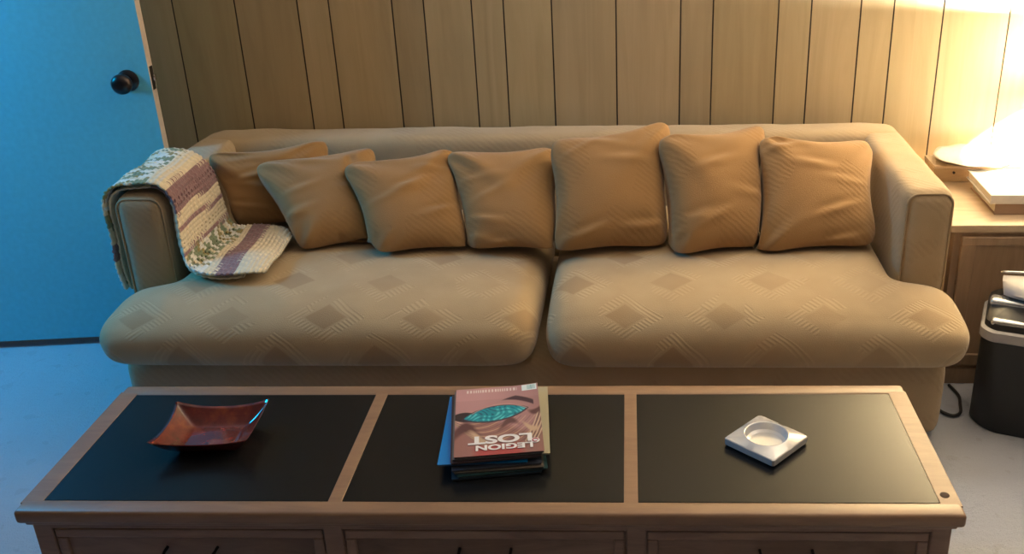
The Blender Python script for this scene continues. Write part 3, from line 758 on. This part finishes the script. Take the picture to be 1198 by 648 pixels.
def lettering(txt, x, y, size, mat, z, shear=0, sx=1.0):
    cu = bpy.data.curves.new('lettering', 'FONT'); cu.body = txt; cu.size = size; cu.align_x = 'CENTER'; cu.align_y = 'CENTER'
    cu.extrude = .0002; cu.offset = size * .035; cu.shear = shear
    to = link(bpy.data.objects.new('tmp', cu)); dg = bpy.context.evaluated_depsgraph_get()
    me = bpy.data.meshes.new_from_object(to.evaluated_get(dg)); bpy.data.objects.remove(to)
    me.materials.clear(); me.materials.append(mat)
    o = link(bpy.data.objects.new('cover_lettering', me), topc); o.location = (x, y, z); o.rotation_euler = (0, 0, PI); o.scale = (sx, 1, 1)
    return o
wh = plain('ink_white', (.78, .78, .82), .3); rd = plain('ink_red', (.45, .04, .10), .3)
zl = T0 + .0004
lettering('LOST', .004, -.073, .037, wh, zl, 0, 1.42)
lettering('LEGION', .010, -.1005, .024, wh, zl, 0, 1.30)
mk = lathe('publisher_mark', [(.001, 0), (.0085, 0), (.0085, .0004), (.001, .0004)], wh, topc, n=24, origin=(.070, -.088, zl)); 
bm = bmesh.new(); add_tube(bm, [(.070 + .0052 * math.cos(a), -.088 + .0052 * math.sin(a), zl + .0005) for a in np.linspace(0, 5.3, 20)], .0013, 6); from_bm('publisher_mark', bm, rd, topc)

# ------------------------------------------------------------------ end table and what stands on it
et = empty('end_table', (1.22, 2.83, 0)); EO = (1.22, 2.83)
tag(et, 'brown wooden end table with pale top standing to the right of the sofa', 'table')
boxobj('table_top', (.856 - EO[0], 1.62 - EO[0], 2.573 - EO[1], 3.10 - EO[1], .478, .500), M['cabtop'], et, bev=.003)
bm = bmesh.new()
x0, x1, y0, y1 = .870 - EO[0], 1.605 - EO[0], 2.545 - EO[1] + .04, 3.09 - EO[1]
add_box(bm, x0, x1, y0, y1, .03, .478); from_bm('cabinet_body', bm, M['cab'], et)
boxobj('plinth', (x0 + .004, x1 - .004, y0 - .006, y1 - .01, 0, .052), M['cab'], et, bev=.003)
for (a, b) in ((x0 + .02, x0 + .355), (x0 + .38, x1 - .02)):
    bm = bmesh.new()
    for bx in ((a, b, .44, .465), (a, b, .065, .10), (a, a + .04, .10, .44), (b - .04, b, .10, .44)): add_box(bm, bx[0], bx[1], y0 - .012, y0 + .004, bx[2], bx[3], bev=.002, seg=1)
    add_box(bm, a + .03, b - .03, y0 - .005, y0 + .004, .09, .45)
    dd = from_bm('cabinet_door', bm, M['cab'], et)
    lathe('knob', [(.005, 0), (.005, .012), (.013, .016), (.013, .022), (.001, .026)], M['bronze'], dd, axis='y', n=24, origin=(b - .02 if a < 0 else a + .02, y0 - .012, .30))

bx = empty('wooden_box', (1.05, 3.00, .5)); tag(bx, 'low wooden box under the plate at the back of the end table', 'box')
boxobj('box_body', (-.143, .12, -.05, .06, 0, .042), wood('box_wood', (.36, .25, .14), (.46, .33, .19), (.55, .41, .25), (1, 5, 5), .5), bx, bev=.002)
boxobj('lid', (-.146, .123, -.053, .063, .0425, .052), M['cabtop'], bx, bev=.002)
lathe('clasp', [(.001, 0), (.004, 0), (.004, .004), (.001, .005)], M['bronze'], bx, axis='y', n=16, origin=(-.085, -.05, .030))
def plate():
    n = 96
    prof = [(.001, .004), (.055, .004), (.062, .006), (.080, .013), (.104, .019), (.118, .022), (.119, .020), (.104, .0155), (.080, .009), (.060, .001), (.052, 0), (.050, .002), (.001, .002)]
    vs, fs = [], []
    for (r, h) in prof:
        for k in range(n):
            a = 2 * PI * k / n; w = 1 + (.012 * math.cos(8 * a) if r > .09 else 0)
            vs.append((r * w * math.cos(a), r * w * math.sin(a), h + (.0015 * math.cos(8 * a) if r > .09 else 0)))
    for i in range(len(prof) - 1):
        for k in range(n): fs.append((i * n + k, (i) * n + (k + 1) % n, (i + 1) * n + (k + 1) % n, (i + 1) * n + k))
    fs.append(tuple(range(n))[::-1]); fs.append(tuple((len(prof) - 1) * n + k for k in range(n)))
    o = mobj('plate', vs, fs, M['ceramic']); o.location = (1.030, 2.985, .5523)
    tag(o, 'shallow round pale plate resting on the wooden box by the wall', 'plate')
plate()

def book(name, x0, x1, y0, y1, z0, z1, rz, cov, label, spine='front', wavy=0):
    cx, cy = (x0 + x1) / 2, (y0 + y1) / 2; root = empty(name, (cx, cy, z0), rz); tag(root, label, 'book')
    hx, hy, h = (x1 - x0) / 2, (y1 - y0) / 2, z1 - z0; t = .003
    bm = bmesh.new(); add_box(bm, -hx, hx, -hy, hy, 0, t, bev=.001, seg=1); add_box(bm, -hx, hx, -hy, hy, h - t, h, bev=.001, seg=1)
    add_box(bm, -hx, hx, -hy, -hy + t, 0, h, bev=.0014, seg=2)
    from_bm('book_cover', bm, cov, root)
    # page block, fore edge warped on worn books
    ny, nz = 60, 9; vs, fs = [], []
    for s in (-1, 1):
        for i in range(ny + 1):
            for j in range(nz + 1):
                yy = -hy + t + (2 * hy - t - .004) * i / ny; zz = t + (h - 2 * t) * j / nz
                w = wavy * (math.sin(i * .55) * .6 + math.sin(i * 1.31 + 1) * .4) * math.sin(PI * j / nz)
                vs.append((s * (hx - .005 - max(0, w) + .0), yy, zz))
    o = (ny + 1) * (nz + 1)
    for i in range(ny):
        for j in range(nz):
            a = i * (nz + 1) + j; q = (a, a + 1, a + nz + 2, a + nz + 1); fs += [q, tuple(k + o for k in q[::-1])]
    for i in range(ny):
        a = i * (nz + 1); b = a + nz + 1; fs += [(a, b, b + o, a + o), (a + nz, a + nz + o, b + nz + o, b + nz)]
    for j in range(nz):
        fs += [(j, j + o, j + 1 + o, j + 1)]; a = ny * (nz + 1) + j; fs += [(a, a + 1, a + 1 + o, a + o)]
    mobj('page_block', vs, fs, M['paper'], root, smooth=True)
    return root
book('book', .998, 1.175, 2.655, 2.885, .5002, .533, math.radians(-1.0), M['leather'], 'lower tan book with a rippled page edge, under the white book on the end table', wavy=.007)
book('book', .982, 1.172, 2.650, 2.888, .5332, .559, math.radians(-1.5), M['white'], 'upper book with white cover lying on the tan book on the end table')

# table lamp just beyond the right edge of the picture
LX, LY = 1.34, 2.975
lp = empty('table_lamp', (LX, LY, .5)); tag(lp, 'table lamp with white shade glowing at the right end of the end table', 'lamp')
lathe('lamp_base', [(.001, 0), (.068, 0), (.068, .012), (.03, .022), (.022, .04), (.045, .08), (.058, .13), (.045, .18), (.018, .215), (.012, .23), (.001, .23)], M['ceramic'], lp, n=48)
tubeobj('pole', [(0, 0, .225), (0, 0, .30)], .005, M['brass'], lp)
t = NT('lamp_shade_cloth'); tr = t.n.new('ShaderNodeBsdfTranslucent'); tr.inputs[0].default_value = (.93, .88, .78, 1); mx = t.n.new('ShaderNodeMixShader'); mx.inputs[0].default_value = .88
t.set(Base_Color=(.8, .74, .62), Roughness=.9); t.l.new(t.b.outputs[0], mx.inputs[1]); t.l.new(tr.outputs[0], mx.inputs[2]); t.l.new(mx.outputs[0], t.out.inputs[0])
n = 64; vs, fs = [], []
for (r, h) in ((.165, .235), (.115, .46), (.1135, .46), (.1635, .235)):
    for k in range(n): vs.append((r * math.cos(2 * PI * k / n), r * math.sin(2 * PI * k / n), h))
for i in range(4):
    for k in range(n): fs.append((i * n + k, i * n + (k + 1) % n, ((i + 1) % 4) * n + (k + 1) % n, ((i + 1) % 4) * n + k))
mobj('lamp_shade', vs, fs, t.m, lp)
t = NT('bulb_glow'); t.set(Base_Color=(1, .9, .7), Emission_Color=(1, .74, .42), Emission_Strength=100)
lathe('bulb', [(.001, .30), (.014, .30), (.016, .315), (.03, .345), (.032, .362), (.026, .38), (.012, .391), (.001, .393)], t.m, lp, n=24)

# ------------------------------------------------------------------ paper shredder
sh = empty('paper_shredder', (1.055, 2.404, 0), math.radians(-21)); SO = (1.06, 2.42)
tag(sh, 'black paper shredder bin with grey and silver head on the carpet beside the sofa', 'paper shredder')
def plan(x0, x1, y0, y1, ch, r=0):
    # rectangle with big chamfered, softened corners
    pts = []
    for (cx, cy, a0) in ((x1 - ch, y1 - ch, 0), (x0 + ch, y1 - ch, 90), (x0 + ch, y0 + ch, 180), (x1 - ch, y0 + ch, 270)):
        for k in range(7):
            a = math.radians(a0 + 90 * k / 6); c, s = math.cos(a), math.sin(a)
            f = (abs(c) ** 1.5 + abs(s) ** 1.5) ** (-1 / 1.5)
            pts.append((cx + ch * c * f - SO[0], cy + ch * s * f - SO[1]))
    return pts
def loft(name, rings, mat, parent, smooth=True):
    vs, fs = [], []; n = len(rings[0][0])
    for pl, z in rings: vs += [(x, y, z if not callable(z) else z(x, y)) for x, y in pl]
    for i in range(len(rings) - 1):
        for k in range(n): fs.append((i * n + k, i * n + (k + 1) % n, (i + 1) * n + (k + 1) % n, (i + 1) * n + k))
    fs.append(tuple(range(n))[::-1]); fs.append(tuple((len(rings) - 1) * n + k for k in range(n)))
    o = mobj(name, vs, fs, mat, parent); o.data.set_sharp_from_angle(angle=math.radians(35)); return o
B0, B1 = 1.262, 2.515
loft('bin', [(plan(.934, B0 - .02, 2.302, B1 - .02, .07), 0), (plan(.930, B0 - .015, 2.298, B1 - .015, .07), .008), (plan(.930, B0, 2.298, B1, .040), .266), (plan(.930, B0, 2.298, B1, .038), .272)], M['black'], sh)
loft('lower_band', [(plan(.926, B0 + .004, 2.294, B1 + .004, .036), .2725), (plan(.924, B0 + .006, 2.292, B1 + .006, .036), .276), (plan(.926, B0 + .004, 2.294, B1 + .004, .036), .298), (plan(.930, B0, 2.298, B1, .036), .301)], M['grey'], sh)
loft('head', [(plan(.934, B0 - .004, 2.306, B1 - .004, .034), .301), (plan(.934, B0 - .004, 2.308, B1 - .004, .034), .318), (plan(.938, B0 - .01, 2.34, B1 - .01, .032), .334), (plan(.950, B0 - .02, 2.37, B1 - .02, .03), .344)], M['black'], sh)
boxobj('front_bar', (-.112, .19, -.108, -.060, .309, .327), M['silver'], sh, bev=.008)
bm = bmesh.new(); add_box(bm, -.122, .18, -.048, -.004, .334, .358, bev=.011, seg=4); from_bm('paper_guide', bm, M['silver'], sh, smooth=True, angle=.7)
# raised curved lid that sweeps up to the right
def lid():
    N = 24; vs, fs = [], []
    for i in range(N + 1):
        s = i / N; x = -.098 + .28 * s; w = .02 + .075 * min(1, s * 2.2) ** .7; z = .384 + .010 * math.sin(s * PI)
        for (dy, dz) in ((-w, -.020), (-w - .003, -.012), (-w + .012, 0), (0, .010), (.055, .004), (.058, -.012)): vs.append((x + max(0, -dy) * .35, .0 + dy, z + dz))
    for i in range(N):
        for j in range(5): a = i * 6 + j; fs.append((a, a + 1, a + 7, a + 6))
        fs.append((i * 6 + 5, i * 6, i * 6 + 6, i * 6 + 11))
    fs.append(tuple(range(6))); fs.append(tuple(N * 6 + k for k in range(6))[::-1])
    o = mobj('lid', vs, fs, M['grey'], sh); o.data.set_sharp_from_angle(angle=.8)
    bm = bmesh.new(); add_tube(bm, [(-.105 + .29 * k / 20, .062, .394 + .010 * math.sin(k / 20 * PI)) for k in range(21)], .004, 8)
    from_bm('lid_rim', bm, M['silver'], sh, smooth=True)
    boxobj('lid_support', (-.080, .17, -.03, .058, .343, .382), M['black'], sh, bev=.006)
lid()
pts = catmull([(.80, 2.52, .006), (.835, 2.43, .006), (.852, 2.402, .006), (.872, 2.392, .006), (.893, 2.408, .006), (.905, 2.45, .006), (.915, 2.50, .006), (.905, 2.56, .006)], 50)
cd = tubeobj('power_cord', [tuple(k) for k in pts], .0045, M['cord']); tag(cd, 'black power cord looping on the carpet between sofa and paper shredder', 'cord')

# ------------------------------------------------------------------ light
def area(name, loc, target, sx, sy, power, colr):
    l = bpy.data.lights.new(name, 'AREA'); l.shape = 'RECTANGLE'; l.size = sx; l.size_y = sy; l.energy = power; l.color = colr
    o = link(bpy.data.objects.new(name, l)); o.location = loc
    o.rotation_euler = (Vector(target) - Vector(loc)).to_track_quat('-Z', 'Y').to_euler(); return o
area('doorway_daylight', (-2.75, 2.40, 1.55), (-1.6, 2.42, .5), .4, .5, 31, (0.0, .48, 1.0))
area('front_fill', (1.1, YF - .05, 1.5), (.6, 2.0, .4), 1.6, 1.1, 1.2, (.85, .86, 1.0))  # added dim neutral fill from behind the camera, not a known window
pl = bpy.data.lights.new('lamp_bulb', 'POINT'); pl.energy = 1180; pl.color = (1.0, .985, .90); pl.shadow_soft_size = .03
o = link(bpy.data.objects.new('lamp_bulb', pl)); o.location = (LX, LY, .5 + .425)
w = bpy.data.worlds.new('world'); scn.world = w; w.use_nodes = True
w.node_tree.nodes['Background'].inputs[0].default_value = (.5, .6, .8, 1); w.node_tree.nodes['Background'].inputs[1].default_value = .15

# ------------------------------------------------------------------ camera
cam = bpy.data.cameras.new('camera'); co = link(bpy.data.objects.new('camera', cam))
r_ = Vector((0.9986081, 0.0472050, -0.0235268)); u_ = Vector((0.0023661, 0.4055222, 0.9140822)); f_ = Vector((-0.0526899, 0.9128655, -0.4048460))
m = Matrix((r_, u_, -f_)).transposed().to_4x4(); m.translation = (0, 0, 1.49); co.matrix_world = m
cam.sensor_width = 36; cam.lens = 1154.3 / 1198 * 36; cam.shift_x = -(687.0 - 599) / 1198; cam.clip_start = .02
scn.camera = co
scn.view_settings.view_transform = 'Standard'; scn.view_settings.look = 'None'; scn.view_settings.gamma = 1; scn.view_settings.use_curve_mapping = False
scn.view_settings.exposure = -0.04
scn.cycles.use_denoising = True
scn.cycles.max_bounces = 8
